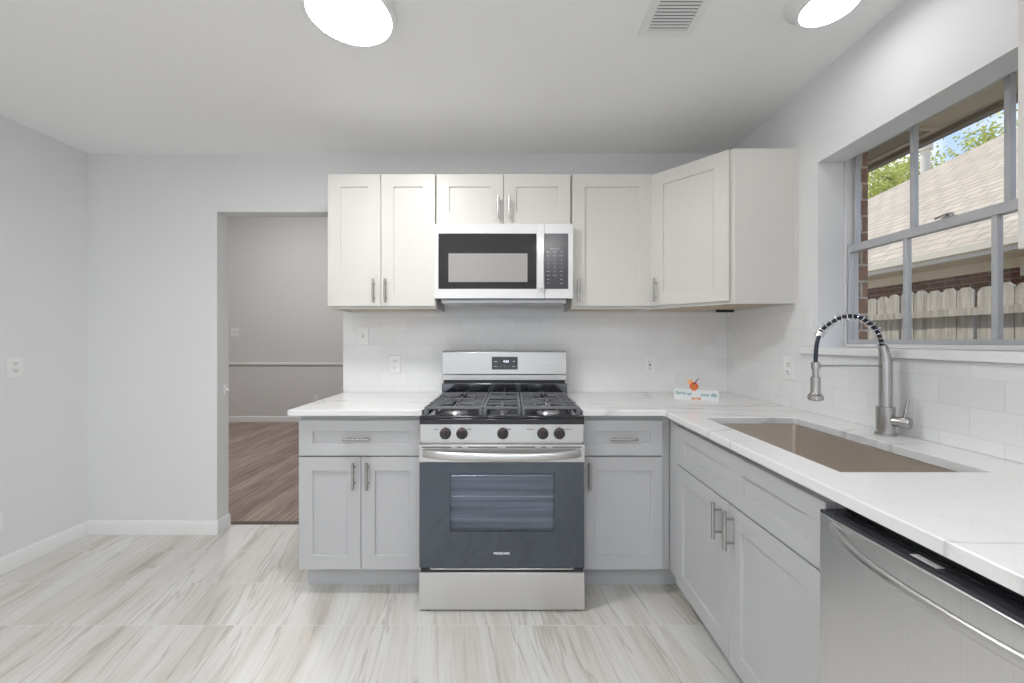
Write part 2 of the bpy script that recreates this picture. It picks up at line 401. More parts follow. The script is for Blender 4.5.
def text(name, s, size, parent, m, mtx, depth=.0004, spacing=1.0, bold=0.0, shear=0.0):
    cu = bpy.data.curves.new(name, 'FONT'); cu.body = s; cu.size = size; cu.extrude = depth; cu.align_x = 'CENTER'; cu.align_y = 'CENTER'
    cu.space_character = spacing; cu.offset = bold; cu.shear = shear
    tmp = bpy.data.objects.new(name, cu); C.objects.link(tmp)
    bpy.context.view_layer.update()
    me = bpy.data.meshes.new_from_object(tmp.evaluated_get(bpy.context.evaluated_depsgraph_get()))
    bpy.data.objects.remove(tmp)
    me.materials.clear(); me.materials.append(m); me.transform(mtx)
    o = bpy.data.objects.new(name, me); C.objects.link(o)
    if parent is not None: o.parent = parent
    return o
def front_text(x, y, z): return Matrix.Translation((x, y, z)) @ Matrix.Rotation(PI/2, 4, 'X')
def pull(parent, x, z, length, vertical, y=0.0, mtx=None, m=None):
    """bar pull with two posts; y is the door face"""
    bm = B(); r = .0066; st = .03; h = length/2
    if vertical: a, b = (x, y-st, z-h), (x, y-st, z+h); ps = [(x, z-h*.62), (x, z+h*.62)]
    else: a, b = (x-h, y-st, z), (x+h, y-st, z); ps = [(x-h*.62, z), (x+h*.62, z)]
    cyl(bm, a, b, r, 16)
    for px, pz in ps: cyl(bm, (px, y-st, pz), (px, y+.0005, pz), .0042, 12)
    if mtx is not None: bm.transform(mtx)
    return obj('handle', bm, m or M_nickel, parent)

# ---------------------------------------------------------------- room shell
D = 2.571; XR = 1.385; XL = -2.725; H = 2.447; YB = -2.9
JX, JR, JZ = -1.896, -1.083, 2.071        # doorway in the back wall
T = .105
bm = B(); box(bm, XL-.1, XR+.12, YB-.1, D+.135, -.06, 0); struct('floor', bm, M_floor)
bm = B(); box(bm, -6.0, 1.385, D+.175, 6.2, -.06, .0); struct('floor_hallway', bm, M_wood)
bm = B(); box(bm, JX+.002, JR-.002, D+.1352, D+.1748, -.02, .006); struct('trim_1', bm, mat('dark_threshold', (.10, .07, .06), .4), None, .002)
bm = B(); box(bm, XL-.1, XR+.12, YB-.1, D+T, H, H+.1); struct('ceiling', bm, M_ceil)
bm = B()
box(bm, XL-.1, JX, D, D+T, 0, H); box(bm, JR, XR, D, D+T, 0, H); box(bm, JX, JR, D, D+T, JZ, H)
struct('wall_back', bm, M_wall)
bm = B(); box(bm, XL-.1, XL, YB, D, 0, H); struct('wall_left', bm, M_wall)
WY0, WY1, WZ0, WZ1 = .905, 1.812, 1.183, 2.052  # window opening
bm = B()
box(bm, XR, 1.504, YB, WY0, 0, H); box(bm, XR, 1.504, WY1, D+T, 0, H)
box(bm, XR, 1.504, WY0, WY1, 0, WZ0); box(bm, XR, 1.504, WY0, WY1, WZ1, H)
struct('wall_right', bm, M_wall)
# rear wall; its unseen glazed door is added to let in fill daylight
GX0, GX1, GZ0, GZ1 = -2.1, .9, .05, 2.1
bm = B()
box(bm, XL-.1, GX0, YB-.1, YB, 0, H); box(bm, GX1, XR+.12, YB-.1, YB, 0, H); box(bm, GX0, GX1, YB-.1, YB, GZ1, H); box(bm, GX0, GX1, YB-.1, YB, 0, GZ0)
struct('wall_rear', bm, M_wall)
door = bpy.data.objects.new('fill_door_1', None); C.objects.link(door); door['kind'] = 'structure'
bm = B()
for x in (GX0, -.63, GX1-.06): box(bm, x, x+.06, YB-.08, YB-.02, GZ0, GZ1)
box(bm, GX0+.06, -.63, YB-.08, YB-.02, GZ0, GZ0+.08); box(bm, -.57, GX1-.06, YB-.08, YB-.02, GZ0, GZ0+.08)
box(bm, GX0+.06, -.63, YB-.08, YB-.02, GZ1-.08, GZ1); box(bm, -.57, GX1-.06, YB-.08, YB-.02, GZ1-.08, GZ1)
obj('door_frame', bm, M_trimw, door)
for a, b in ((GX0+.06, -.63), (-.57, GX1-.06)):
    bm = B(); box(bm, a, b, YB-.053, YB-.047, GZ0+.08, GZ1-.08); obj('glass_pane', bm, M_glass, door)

# hall beyond the doorway
bm = B(); box(bm, -6.1, 1.5, 6.09, 6.2, 0, 3.5); struct('wall_hallway_far', bm, M_wall2)
bm = B(); box(bm, -6.1, -6.0, D+T, 6.09, 0, 3.5); struct('wall_hallway_left', bm, M_wall2)
bm = B(); box(bm, 1.385, 1.5, D+T+.001, 6.09, 0, 3.5); struct('wall_hallway_right', bm, M_wall2)
bm = B(); box(bm, -6.1, 1.5, D+T, 6.2, 3.5, 3.6); struct('ceiling_hallway', bm, M_ceil)
bm = B(); box(bm, -6.0, XL-.101, D+.005, D+T-.001, 0, 3.5); box(bm, XL-.1, XR+.12, D+.005, D+T-.001, H+.1, 3.5)
struct('wall_hallway_near', bm, M_wall2)
def moulding(bm, a, b, nrm, prof):           # profile (out, z) swept from a to b
    a, b, nrm = Vector((*a, 0)), Vector((*b, 0)), Vector((*nrm, 0))
    n = len(prof); A = [bm.verts.new(a + nrm*o + Vector((0, 0, z))) for o, z in prof]; Bv = [bm.verts.new(b + nrm*o + Vector((0, 0, z))) for o, z in prof]
    for i in range(n): bm.faces.new((A[i], A[(i+1) % n], Bv[(i+1) % n], Bv[i]))
    bm.faces.new(A[::-1]); bm.faces.new(Bv)
BP = [(.0005, .001), (.014, .001), (.014, .072), (.010, .082), (.006, .088), (.0005, .09)]
bm = B(); moulding(bm, (XL, YB), (XL, D-.015), (1, 0), BP); struct('baseboard_left', bm, M_trimw)
bm = B(); moulding(bm, (XL+.001, D), (JX+.0145, D), (0, -1), BP); moulding(bm, (JX, D-.0005), (JX, D+T), (1, 0), BP); struct('baseboard_back', bm, M_trimw)
bm = B(); moulding(bm, (-6, 6.09), (1.384, 6.09), (0, -1), BP); struct('baseboard_hallway', bm, M_trimw)
CRP = [(.0005, 0), (.010, .004), (.022, .018), (.022, .034), (.012, .05), (.0005, .054)]
bm = B(); moulding(bm, (-6, 6.09), (1.384, 6.09), (0, -1), [(o, z+.855) for o, z in CRP]); struct('trim_2', bm, M_wall2)

# backsplash
bm = B(); y0 = D-.008
box(bm, JR+.001, .345, y0, D-.0005, .915, 1.4235); box(bm, .345, XR-.0085, y0, D-.0005, .915, 1.4235); box(bm, -.43, .335, y0, D-.0005, 1.4236, 1.60)
o = struct('trim_3', bm, M_subway); o['label'] = 'white subway tile backsplash on the back wall behind the stove'
bm = B(); x0 = XR-.008
box(bm, x0, XR-.0005, .345, D-.0005, .915, 1.1815); box(bm, x0, XR-.0005, 1.886, D-.0005, 1.1816, 1.4235); box(bm, x0, XR-.0005, 1.847, 1.886, 1.2165, 1.4235)
o = struct('trim_4', bm, M_subway); o['label'] = 'white subway tile backsplash below and left of the window'

# ---------------------------------------------------------------- kitchen window (right wall)
win = bpy.data.objects.new('window_1', None); C.objects.link(win); win['kind'] = 'structure'
bm = B(); box(bm, 1.353, 1.503, WY0+.001, WY1-.001, 1.184, 1.2145); box(bm, 1.353, XR-.0005, .86, WY0+.001, 1.184, 1.2145); box(bm, 1.353, XR-.0005, WY1-.001, 1.884, 1.184, 1.2145)
obj('sill', bm, M_trimw, win, .003)
def rect_frame(bm, x0, x1, y0, y1, z0, z1, wy, wz0, wz1=None):
    wz1 = wz0 if wz1 is None else wz1
    box(bm, x0, x1, y0, y0+wy, z0, z1); box(bm, x0, x1, y1-wy, y1, z0, z1)
    box(bm, x0, x1, y0+wy, y1-wy, z0, z0+wz0); box(bm, x0, x1, y0+wy, y1-wy, z1-wz1, z1)
FZ0, FZ1, ZM = 1.2155, 2.100, 1.655
bm = B(); rect_frame(bm, 1.506, 1.566, WY0-.012, WY1+.004, FZ0, FZ1, .010, .016, .012)
obj('window_frame', bm, M_framew, win, .002)
ya, yb = WY0, WY1-.008
def sash(x0, x1, z0, z1, topw, botw, mulls):
    bm = B(); rect_frame(bm, x0, x1, ya+.001, yb-.001, z0, z1, .013, botw, topw)
    s = obj('sash', bm, M_frame, win, .0015)
    bm = B()
    for y in mulls: box(bm, x0+.002, x1-.001, y-.0085, y+.0085, z0+botw+.0005, z1-topw-.0005)
    obj('mullion', bm, M_frame, s, .0015)
    es = [ya+.0145] + [v for y in mulls for v in (y-.009, y+.009)] + [yb-.0145]
    xm = (x0+x1)/2
    for k in range(0, len(es), 2):
        bm = B(); box(bm, xm-.002, xm+.002, es[k], es[k+1], z0+botw+.0005, z1-topw-.0005); obj('pane', bm, M_glass, s)
    return s
sash(1.540, 1.562, ZM-.012, FZ1-.0125, .012, .03, (1.246, 1.543))
ls = sash(1.512, 1.534, FZ0+.0165, ZM+.018, .034, .018, (1.256, 1.542))
bm = B(); box(bm, 1.513, 1.530, 1.375, 1.410, ZM+.0185, ZM+.024); box(bm, 1.515, 1.529, 1.383, 1.400, ZM+.024, ZM+.036); cyl(bm, (1.512, 1.392, ZM+.030), (1.514, 1.432, ZM+.026), .004)
obj('latch', bm, M_nickel, win, .001)

# ---------------------------------------------------------------- cabinets
def upper(name, label, x0, x1, z0, z1, zd0, zd1, doors, group='wall cabinets', rz=0.0, loc=None, depth=.302):
    W = x1-x0
    o = thing(name, label, 'cabinet', loc or (x0, D-.0005-depth, z0), rz, group)
    h = z1-z0
    bm = B(); e = .0006
    box(bm, e, W-e, .0, depth-.0005, .014, h)
    box(bm, e, W-e, 0, .019, 0, .0139); box(bm, e, .016, .0191, depth-.0005, 0, .0139); box(bm, W-.016, W-e, .0191, depth-.0005, 0, .0139); box(bm, .0161, W-.0161, depth-.016, depth-.0005, 0, .0139)
    obj('body', bm, M_cream, o, .001)
    bm = B(); box(bm, .0165, W-.0165, .0195, depth-.0165, .0095, .0135); obj('bottom_panel', bm, M_under, o)
    for (a, b, hx) in doors:
        bm = B(); shaker(bm, b-a, zd1-zd0, .0195, .07, .07, .009, a-x0, zd0-z0, -.0205)
        d = obj('door', bm, M_cream, o, .001)
        if hx is not None: pull(d, hx-x0, zd0-z0+.085 if zd1-zd0 > .4 else .089, .13, True, -.0205)
    return o
upper('wall_cabinet', 'white two-door wall cabinet at the left end, beside the doorway', -1.038, -.4285, 1.424, 2.183, 1.4385, 2.180,
      [(-1.036, -.7385, -.772), (-.7355, -.433, -.706)])
upper('wall_cabinet', 'short white two-door wall cabinet directly above the microwave', -.4275, .3335, 1.892, 2.183, 1.899, 2.180,
      [(-.424, -.0495, -.078), (-.0465, .3275, -.0155)])
upper('wall_cabinet', 'white single-door wall cabinet right of the microwave', .3345, .7885, 1.424, 2.183, 1.4385, 2.180,
      [(.3395, .7855, .371)])
# diagonal corner unit
px0, py0 = .7895, 2.2665; cx, cy = 1.08, 1.937
o = thing('corner_wall_cabinet', 'white diagonal corner wall cabinet hanging between the back wall and window wall', 'cabinet', (px0, py0, 1.424), 0, 'wall cabinets')
def foot(i=0.0):
    return [(0+i, D-.001-py0-i), (0+i, 0+i*1.4), (cx-px0-i*.2, cy-py0+i), (XR-.001-px0-i, cy-py0+i), (XR-.001-px0-i, D-.001-py0-i)]
bm = B(); prism(bm, foot(), .014, .752)
outer, inner = foot(), foot(.02)
for k in range(5):
    a, b, c_, d_ = outer[k], outer[(k+1) % 5], inner[(k+1) % 5], inner[k]
    prism(bm, [a, b, c_, d_], 0, .0139)
obj('body', bm, M_cream, o, .001)
bm = B(); prism(bm, foot(.022), .009, .0135); obj('bottom_panel', bm, M_under, o)
bm = B(); e = XR-.001-px0
box(bm, e-.020, e, cy-py0-.0035, cy-py0-.0005, -.006, .757); obj('filler_strip', bm, M_cream, o, .0005)
ux, uy = (cx-px0), (cy-py0); L = math.hypot(ux, uy); ang = math.atan2(uy, ux)
mt = Matrix.Rotation(ang, 4, 'Z')
bm = B(); shaker(bm, .408, .734, .0195, .07, .07, .009, .010, .0145, -.0205, mt); d = obj('door', bm, M_cream, o, .0015)
pull(d, .043, .0145+.085, .13, True, -.0205, mt)
for t_, wv in ((.10, .018), (.24, .02), (.33, .022)):
    bm = B(); box(bm, t_, t_+wv, .14, .17, .0078, .0088, mt); obj('sticker', bm, M_brown, o)
bm = B(); box(bm, 1.25-px0, 1.355-px0, 2.44-py0, 2.455-py0, -.006, .0085); obj('mounting_strip', bm, M_dark, o)
upper('wall_cabinet', 'white wall cabinet at the right edge, nearest of the wall cabinets, on the window wall', 0, .46, 1.424, 2.183, 1.4385, 2.180,
      [(.003, .228, .20), (.232, .457, .26)], rz=-PI/2, loc=(XR-.0005-.302, .843, 1.424))

KZ = .105   # toe kick height
def base_body(o, W, depth=.60, top=.874, kick=.075, x0=0.0, kx=None):
    bm = B(); box(bm, x0+.0006, x0+W-.0006, 0, depth, KZ+.02, top)
    obj('body', bm, M_grey, o, .001)
    bm = B(); box(bm, x0+.001, kx or x0+W-.001, kick, depth, .001, KZ+.0195); obj('toe_kick', bm, M_grey, o)
YF = D-.001-.60-.0     # front plane of bodies  (1.970)
YBF = 1.962
o = thing('base_cabinet', 'grey base cabinet left of the stove with one drawer over two doors', 'cabinet', (-1.0385, YBF, 0), 0, 'base cabinets')
base_body(o, .610, .6085)
bm = B(); shaker(bm, .604, .172, .0195, .067, .055, .009, .003, .686, -.0205); d = obj('drawer', bm, M_grey, o, .0015); pull(d, .294, .772, .13, False, -.0205)
for a, b, hx in ((.003, .3035, .277), (.3065, .607, .3425)):
    bm = B(); shaker(bm, b-a, .546, .0195, .067, .067, .009, a, .1335, -.0205); d = obj('door', bm, M_grey, o, .0015); pull(d, hx, .595, .128, True, -.0205)
o = thing('base_cabinet', 'grey base cabinet right of the stove with one drawer over one door', 'cabinet', (.3365, YBF, 0), 0, 'base cabinets')
base_body(o, .4355, .6085, kx=.509)
bm = B(); shaker(bm, .385, .172, .0195, .055, .055, .009, .010, .686, -.0205); d = obj('drawer', bm, M_grey, o, .0015); pull(d, .20, .772, .13, False, -.0205)
bm = B(); shaker(bm, .385, .546, .0195, .055, .067, .009, .010, .1335, -.0205); d = obj('door', bm, M_grey, o, .0015); pull(d, .036, .595, .128, True, -.0205)
# sink base on the right run: local x -> -Y, local y -> +X
XF = .7725
o = thing('sink_cabinet', 'grey sink base cabinet under the window with two tall doors', 'cabinet', (XF, 1.961, 0), -PI/2, 'base cabinets')
def Ly(y): return 1.961-y
bm = B()
W = Ly(.958)
box(bm, .0006, .02, 0, .61, KZ+.02, .874); box(bm, W-.02, W-.0006, 0, .61, KZ+.02, .874)
box(bm, .0201, W-.0201, 0, .02, KZ+.02, .874); box(bm, .0201, W-.0201, .0201, .61, KZ+.02, KZ+.04); box(bm, .0201, W-.0201, .592, .61, KZ+.0401, .874)
obj('body', bm, M_grey, o, .001)
bm = B(); box(bm, -.073, W-.001, .075, .61, .001, KZ+.0195); obj('toe_kick', bm, M_grey, o)
fx0, fx1 = Ly(1.835), Ly(.961)
bm = B(); shaker(bm, fx1-fx0, .172, .0195, .067, .055, .009, fx0, .686, -.0205, None, [(Ly(1.750), Ly(1.452), .741, .803), (Ly(1.306), Ly(1.020), .741, .803)])
obj('false_drawer_front', bm, M_grey, o, .0015)
for a, b, hy in ((1.835, 1.3885, 1.437), (1.3855, .961, 1.358)):
    bm = B(); shaker(bm, a-b, .546, .0195, .067, .067, .009, Ly(a), .1335, -.0205); d = obj('door', bm, M_grey, o, .0015); pull(d, Ly(hy), .599, .130, True, -.0205)

# ---------------------------------------------------------------- worktops
bm = B(); box(bm, -1.070, -.4285, 1.905, D-.001, .8855, .914)
o = obj('worktop', bm, M_quartz, None, .0025); tag(o, 'short veined white worktop left of the stove, its free end by the doorway', 'worktop', 'white quartz worktops')
SX0, SX1, SY0, SY1 = .832, 1.216, 1.013, 1.722
bm = B(); xs = [.3365, .7215, SX0, SX1, XR-.001]; ys = [.345, SY0, SY1, 1.905, D-.001]; z0, z1 = .8855, .914
vt = {}
def gv(i, j, k):
    if (i, j, k) not in vt: vt[(i, j, k)] = bm.verts.new((xs[i], ys[j], (z0, z1)[k]))
    return vt[(i, j, k)]
cells = {(i, j) for i in range(4) for j in range(4) if (i > 0 or j == 3) and not (i == 2 and j == 1)}
for (i, j) in cells:
    bm.faces.new((gv(i, j, 1), gv(i+1, j, 1), gv(i+1, j+1, 1), gv(i, j+1, 1)))
    bm.faces.new((gv(i, j, 0), gv(i, j+1, 0), gv(i+1, j+1, 0), gv(i+1, j, 0)))
    for di, dj, e0, e1 in ((-1, 0, (i, j+1), (i, j)), (1, 0, (i+1, j), (i+1, j+1)), (0, -1, (i, j), (i+1, j)), (0, 1, (i+1, j+1), (i, j+1))):
        if (i+di, j+dj) not in cells:
            bm.faces.new((gv(*e0, 0), gv(*e1, 0), gv(*e1, 1), gv(*e0, 1)))
o = obj('worktop', bm, M_quartz, None, .0025); tag(o, 'L-shaped veined white worktop with the sink cut into it', 'worktop', 'white quartz worktops')

# sink
o = thing('kitchen_sink', 'rectangular stainless undermount sink set in the worktop below the window', 'sink', ((SX0+SX1)/2, (SY0+SY1)/2, .66))
a, b = (SX1-SX0)/2+.004, (SY1-SY0)/2+.004
bm = B()
def ring(hx, hy, z, r=.012, n=5):
    out = []
    for sx, sy, a0 in ((1, 1, 0), (-1, 1, PI/2), (-1, -1, PI), (1, -1, 3*PI/2)):
        for k in range(n):
            t = a0 + PI/2*k/(n-1); out.append(bm.verts.new((sx*(hx-r)+r*math.cos(t), sy*(hy-r)+r*math.sin(t), z)))
    return out
zt = .8850-.66
R = [ring(a+.014, b+.014, zt-.003), ring(a+.014, b+.014, zt), ring(a, b, zt), ring(a-.002, b-.002, .012), ring(a-.012, b-.012, .002), ring(.03, .03, 0, .029)]
RO = [ring(a+.003, b+.003, zt-.003), ring(a+.003, b+.003, -.002)]
def sk(r1, r2):
    n = len(r1)
    for k in range(n): bm.faces.new((r1[k], r1[(k+1) % n], r2[(k+1) % n], r2[k]))
for r1, r2 in zip(R, R[1:]): sk(r1, r2)
sk(R[0], RO[0]); sk(RO[0], RO[1]); bm.faces.new(RO[1]); bm.faces.new(R[-1])
obj('basin', bm, M_sink, o)
bm = B(); lathe(bm, (0, 0, .0005), (0, 0, 1), [(0, .045), (.003, .045), (.004, .035), (.001, .03)]); obj('drain', bm, M_chrome, o)

# ---------------------------------------------------------------- faucet
fx, fy = 1.312, 1.405
o = thing('faucet', 'brushed nickel spring-neck kitchen faucet standing behind the sink', 'faucet', (fx, fy, .9145))
bm = B(); lathe(bm, (0, 0, 0), (0, 0, 1), [(0, .0305), (.008, .0305), (.0085, .026), (.100, .026), (.101, .0185), (.262, .0185), (.263, .0165)])
obj('column', bm, M_nickel, o)
# neck taper
bm = B(); tube(bm, [(0, 0, .262), (-.001, 0, .272), (-.007, 0, .300), (-.012, 0, .316)], .016, 20, [.0180, .0170, .0145, .0130]); obj('neck', bm, M_nickel, o)
# hose centre line
ctrl = [(-.012, .314), (-.020, .345), (-.041, .378), (-.075, .406), (-.115, .4175), (-.155, .4125), (-.190, .395), (-.222, .369), (-.236, .340), (-.243, .308), (-.245, .275), (-.246, .250)]
def catmull(p, t):
    n = len(p)-1; i = min(int(t*n), n-1); u = t*n-i
    q = [Vector(p[max(0, min(n, i+k))]) for k in (-1, 0, 1, 2)]
    return .5*((2*q[1])+(-q[0]+q[2])*u+(2*q[0]-5*q[1]+4*q[2]-q[3])*u*u+(-q[0]+3*q[1]-3*q[2]+q[3])*u**3)
cl = [catmull(ctrl, i/90) for i in range(91)]
cl3 = [Vector((p.x, 0, p.y)) for p in cl]
bm = B(); tube(bm, cl3, .0065, 12); obj('hose', bm, M_rubber, o)
# spring: loops from the neck to the clip
seg = [catmull(ctrl, .0 + .665*i/600) for i in range(601)]
pts = []
for i, p in enumerate(seg):
    q = seg[min(i+1, 600)]; pq = seg[max(i-1, 0)]; d = Vector((q.x-pq.x, 0, q.y-pq.y)).normalized(); nrm = Vector((-d.z, 0, d.x)); side = Vector((0, 1, 0))
    th = 2*PI*15*i/600
    pts.append(Vector((p.x, 0, p.y)) + nrm*math.cos(th)*.0135 + side*math.sin(th)*.0135)
bm = B(); tube(bm, pts, .0017, 6); obj('spring', bm, M_chrome, o)
e0, e1 = cl3[60], cl3[64]
bm = B(); cyl(bm, e0, e1, .0135, 16); obj('spring_clip', bm, M_chrome, o)
# sprayer, top at .257, bottom at .121
bm = B(); lathe(bm, (-.246, 0, .1215), (0, 0, 1), [(0, .020), (.004, .0235), (.016, .0235), (.024, .0165), (.028, .0150), (.082, .0145), (.083, .0095), (.108, .0095), (.109, .0130), (.134, .0130), (.135, .010)])
obj('spray_head', bm, M_nickel, o)
bm = B(); cyl(bm, (-.234, 0, .243), (-.018, 0, .243), .0035, 10); cyl(bm, (-.233, 0, .237), (-.233, 0, .249), .006, 10); obj('support_bar', bm, M_nickel, o)
# lever handle: short barrel pointing right and toward the room
hd = Vector((.45, -.89, 0)).normalized()
bm = B(); lathe(bm, Vector((0, 0, .052)) + hd*.020, hd, [(0, .0175), (.018, .0175), (.0182, .0160), (.0200, .0160), (.0202, .0195), (.044, .0195), (.046, .018)]); obj('handle_barrel', bm, M_nickel, o)
hb = Vector((0, 0, .052)) + hd*.052
bm = B(); tube(bm, [hb+Vector((-.002, 0, .012)), hb+Vector((.006, -.004, .080))], .0048, 12); obj('lever', bm, M_nickel, o)

# ---------------------------------------------------------------- gas range
RX = -.0465
o = thing('gas_range', 'stainless freestanding gas range with black oven glass between the grey base cabinets', 'stove', (RX, 1.83, 0))
def Y(y): return y-1.83
hw = .3795
bm = B(); box(bm, -hw, hw, Y(1.876), Y(2.545), .030, .858); obj('body', bm, M_charcoal, o, .002)
for sx in (-.34, .34):
    for yy in (1.86, 2.50):
        bm = B(); cyl(bm, (sx, Y(yy), .001), (sx, Y(yy), .0295), .016, 14); obj('foot', bm, M_knob, o)
bm = B(); box(bm, -.380, .380, Y(1.836), Y(1.8755), .009, .180); obj('drawer', bm, M_steelv, o, .002)
bm = B(); box(bm, -.374, .374, Y(1.845), Y(1.8755), .1805, .2050); 
obj('drawer_gap', bm, M_dark, o)
bm = B(); tube(bm, [(-.33, Y(1.846), .194), (-.32, Y(1.842), .194), (.32, Y(1.842), .194), (.33, Y(1.846), .194)], .004, 10); obj('drawer_lip', bm, M_steel, o)
# oven door: steel band with slots, dark glass with a clear window, curved handle
d0 = bm = B(); box(bm, -.380, .380, Y(1.8345), Y(1.8755), .6865, .767); 
dr = obj('oven_door', bm, M_steel, o, .0015)
bm = B()
wx0, wx1, wz0, wz1 = -.2385, .2405, .370, .643
gx = .3775
gy0, gy1 = Y(1.8315), Y(1.8365)
box(bm, -gx, wx0, gy0, gy1, .206, .686); box(bm, wx1, gx, gy0, gy1, .206, .686); box(bm, wx0, wx1, gy0, gy1, .206, wz0); box(bm, wx0, wx1, gy0, gy1, wz1, .686)
obj('glass_front', bm, M_darkglass, dr)
bm = B(); box(bm, wx0+.0005, wx1-.0005, gy0, gy1-.0005, wz0+.0005, wz1-.0005); obj('oven_window', bm, M_ovenglass, dr)
bm = B(); box(bm, -gx+.001, gx-.001, Y(1.8685), Y(1.8750), .211, .685); box(bm, wx0+.001, wx1-.001, Y(1.8620), Y(1.868), wz0+.001, wz1-.001); obj('inner_panel', bm, M_ovenin, dr)
bm = B()
for zz, r_ in ((.622, .003), (.527, .003)):
    cyl(bm, (wx0+.01, Y(1.846), zz), (wx1-.01, Y(1.846), zz), r_, 8)
for k in range(25):
    x = wx0+.02+k*(wx1-wx0-.04)/24
    cyl(bm, (x, Y(1.846), .622), (x, Y(1.8605), .622), .0014, 6); cyl(bm, (x, Y(1.846), .527), (x, Y(1.8605), .527), .0014, 6)
obj('oven_rack', bm, M_chrome, dr)
bm = B(); s = .6855
for a, b in ((-.368, -.232), (-.206, -.182), (-.158, -.020), (.018, .152), (.182, .203), (.232, .368)):
    box(bm, a, b, Y(1.8335), Y(1.8345), .7545, .7585)
obj('vent_slot', bm, M_dark, dr)
bm = B(); hp = []; n = 40
rings = []
for i in range(n+1):
    u = -1+2*i/n; x = u*.362; out = .052*(1-abs(u)**3.2)**.7 if abs(u) < 1 else 0
    yc = Y(1.834)-out; zc = .731-.006*(1-u*u)
    hh = .0185
    rings.append([bm.verts.new((x, yc+.010*math.cos(t)-.010*0, zc+hh*math.sin(t))) for t in [2*PI*k/16 for k in range(16)]])
for r1, r2 in zip(rings, rings[1:]):
    for k in range(16): bm.faces.new((r1[k], r1[(k+1) % 16], r2[(k+1) % 16], r2[k])).smooth = True
bm.faces.new(rings[0]); bm.faces.new(rings[-1][::-1]); obj('handle', bm, M_steel, dr)
text('brand_lettering', 'FRIGIDAIRE', .0145, dr, M_text, front_text(-.001, gy0-.0002, .2705), .0002, 1.0, .0004)
# control panel + knobs
bm = B(); box(bm, -.379, .379, Y(1.853), Y(1.8755), .777, .858); box(bm, -.374, .374, Y(1.862), Y(1.8755), .7675, .7768); cp = obj('control_panel', bm, M_steel, o, .0015)
for kx in (-.262, -.185, .004, .189, .266):
    bm = B(); lathe(bm, (kx, Y(1.8525), .815), (0, -1, 0), [(0, .0265), (.004, .0265), (.006, .0235), (.022, .0215), (.024, .019)], 28)
    kb = obj('knob', bm, M_knob, cp)
    bm = B(); box(bm, kx-.0045, kx+.0045, Y(1.8525)-.032, Y(1.8525)-.0242, .815-.019, .815+.019); obj('grip', bm, M_knob, kb, .002)
    bm = B(); box(bm, kx-.001, kx+.001, Y(1.8525)-.0330, Y(1.8525)-.0322, .815+.010, .815+.018); obj('pointer_mark', bm, M_red, kb)
    bm = B(); box(bm, kx-.003, kx+.003, Y(1.853)-.0008, Y(1.853)-.0002, .815+.0275, .815+.031); obj('off_mark', bm, M_red, cp)
M_mark = mat('grey_print', (.12, .12, .12), .5)
for x, ws in ((-.305, (.006, .008)), (-.150, (.006, .008)), (.036, (.012,)), (.135, (.008, .012, .006)), (.305, (.007, .013, .006))):
    xx = x-sum(ws)/2-.002*len(ws); bm = B()
    for w_ in ws:
        box(bm, xx, xx+w_, Y(1.8525), Y(1.853), .832, .8365); xx += w_+.004
    obj('burner_mark', bm, M_mark, cp)
# cooktop
bm = B(); box(bm, -.3805, .3805, Y(1.842), Y(2.44), .8585, .886); box(bm, -.3805, .3805, Y(1.842), Y(1.868), .8861, .898); box(bm, -.3805, -.366, Y(1.8681), Y(2.44), .8861, .896); box(bm, .366, .3805, Y(1.8681), Y(2.44), .8861, .896)
ct = obj('cooktop', bm, M_black, o, .004, 3)
for bx, by, r_ in ((-.228, 2.00, .047), (-.228, 2.27, .038), (.228, 2.00, .050), (.228, 2.27, .036)):
    bm = B(); lathe(bm, (bx, Y(by), .8865), (0, 0, 1), [(0, r_*1.15), (.004, r_*1.12), (.010, r_*.95), (.016, r_*.92)], 32); b_ = obj('burner', bm, M_alu, ct)
    bm = B(); lathe(bm, (bx, Y(by), .9027), (0, 0, 1), [(0, r_*.92), (.005, r_*.96), (.009, r_*.85)], 32); obj('burner_cap', bm, M_cap, b_)
def stadium(bm, cx, cy, hl, r, z0, z1, n=12):
    pts = [(cx+r*math.cos(t), cy+hl+r*math.sin(t)) for t in [PI*k/n for k in range(n+1)]] + [(cx+r*math.cos(t), cy-hl+r*math.sin(t)) for t in [PI+PI*k/n for k in range(n+1)]]
    prism(bm, pts, z0, z1)
bm = B(); stadium(bm, 0, Y(2.12), .10, .036, .8865, .9025); b_ = obj('burner', bm, M_alu, ct)
bm = B(); stadium(bm, 0, Y(2.12), .10, .031, .9027, .911); obj('burner_cap', bm, M_cap, b_, .002)
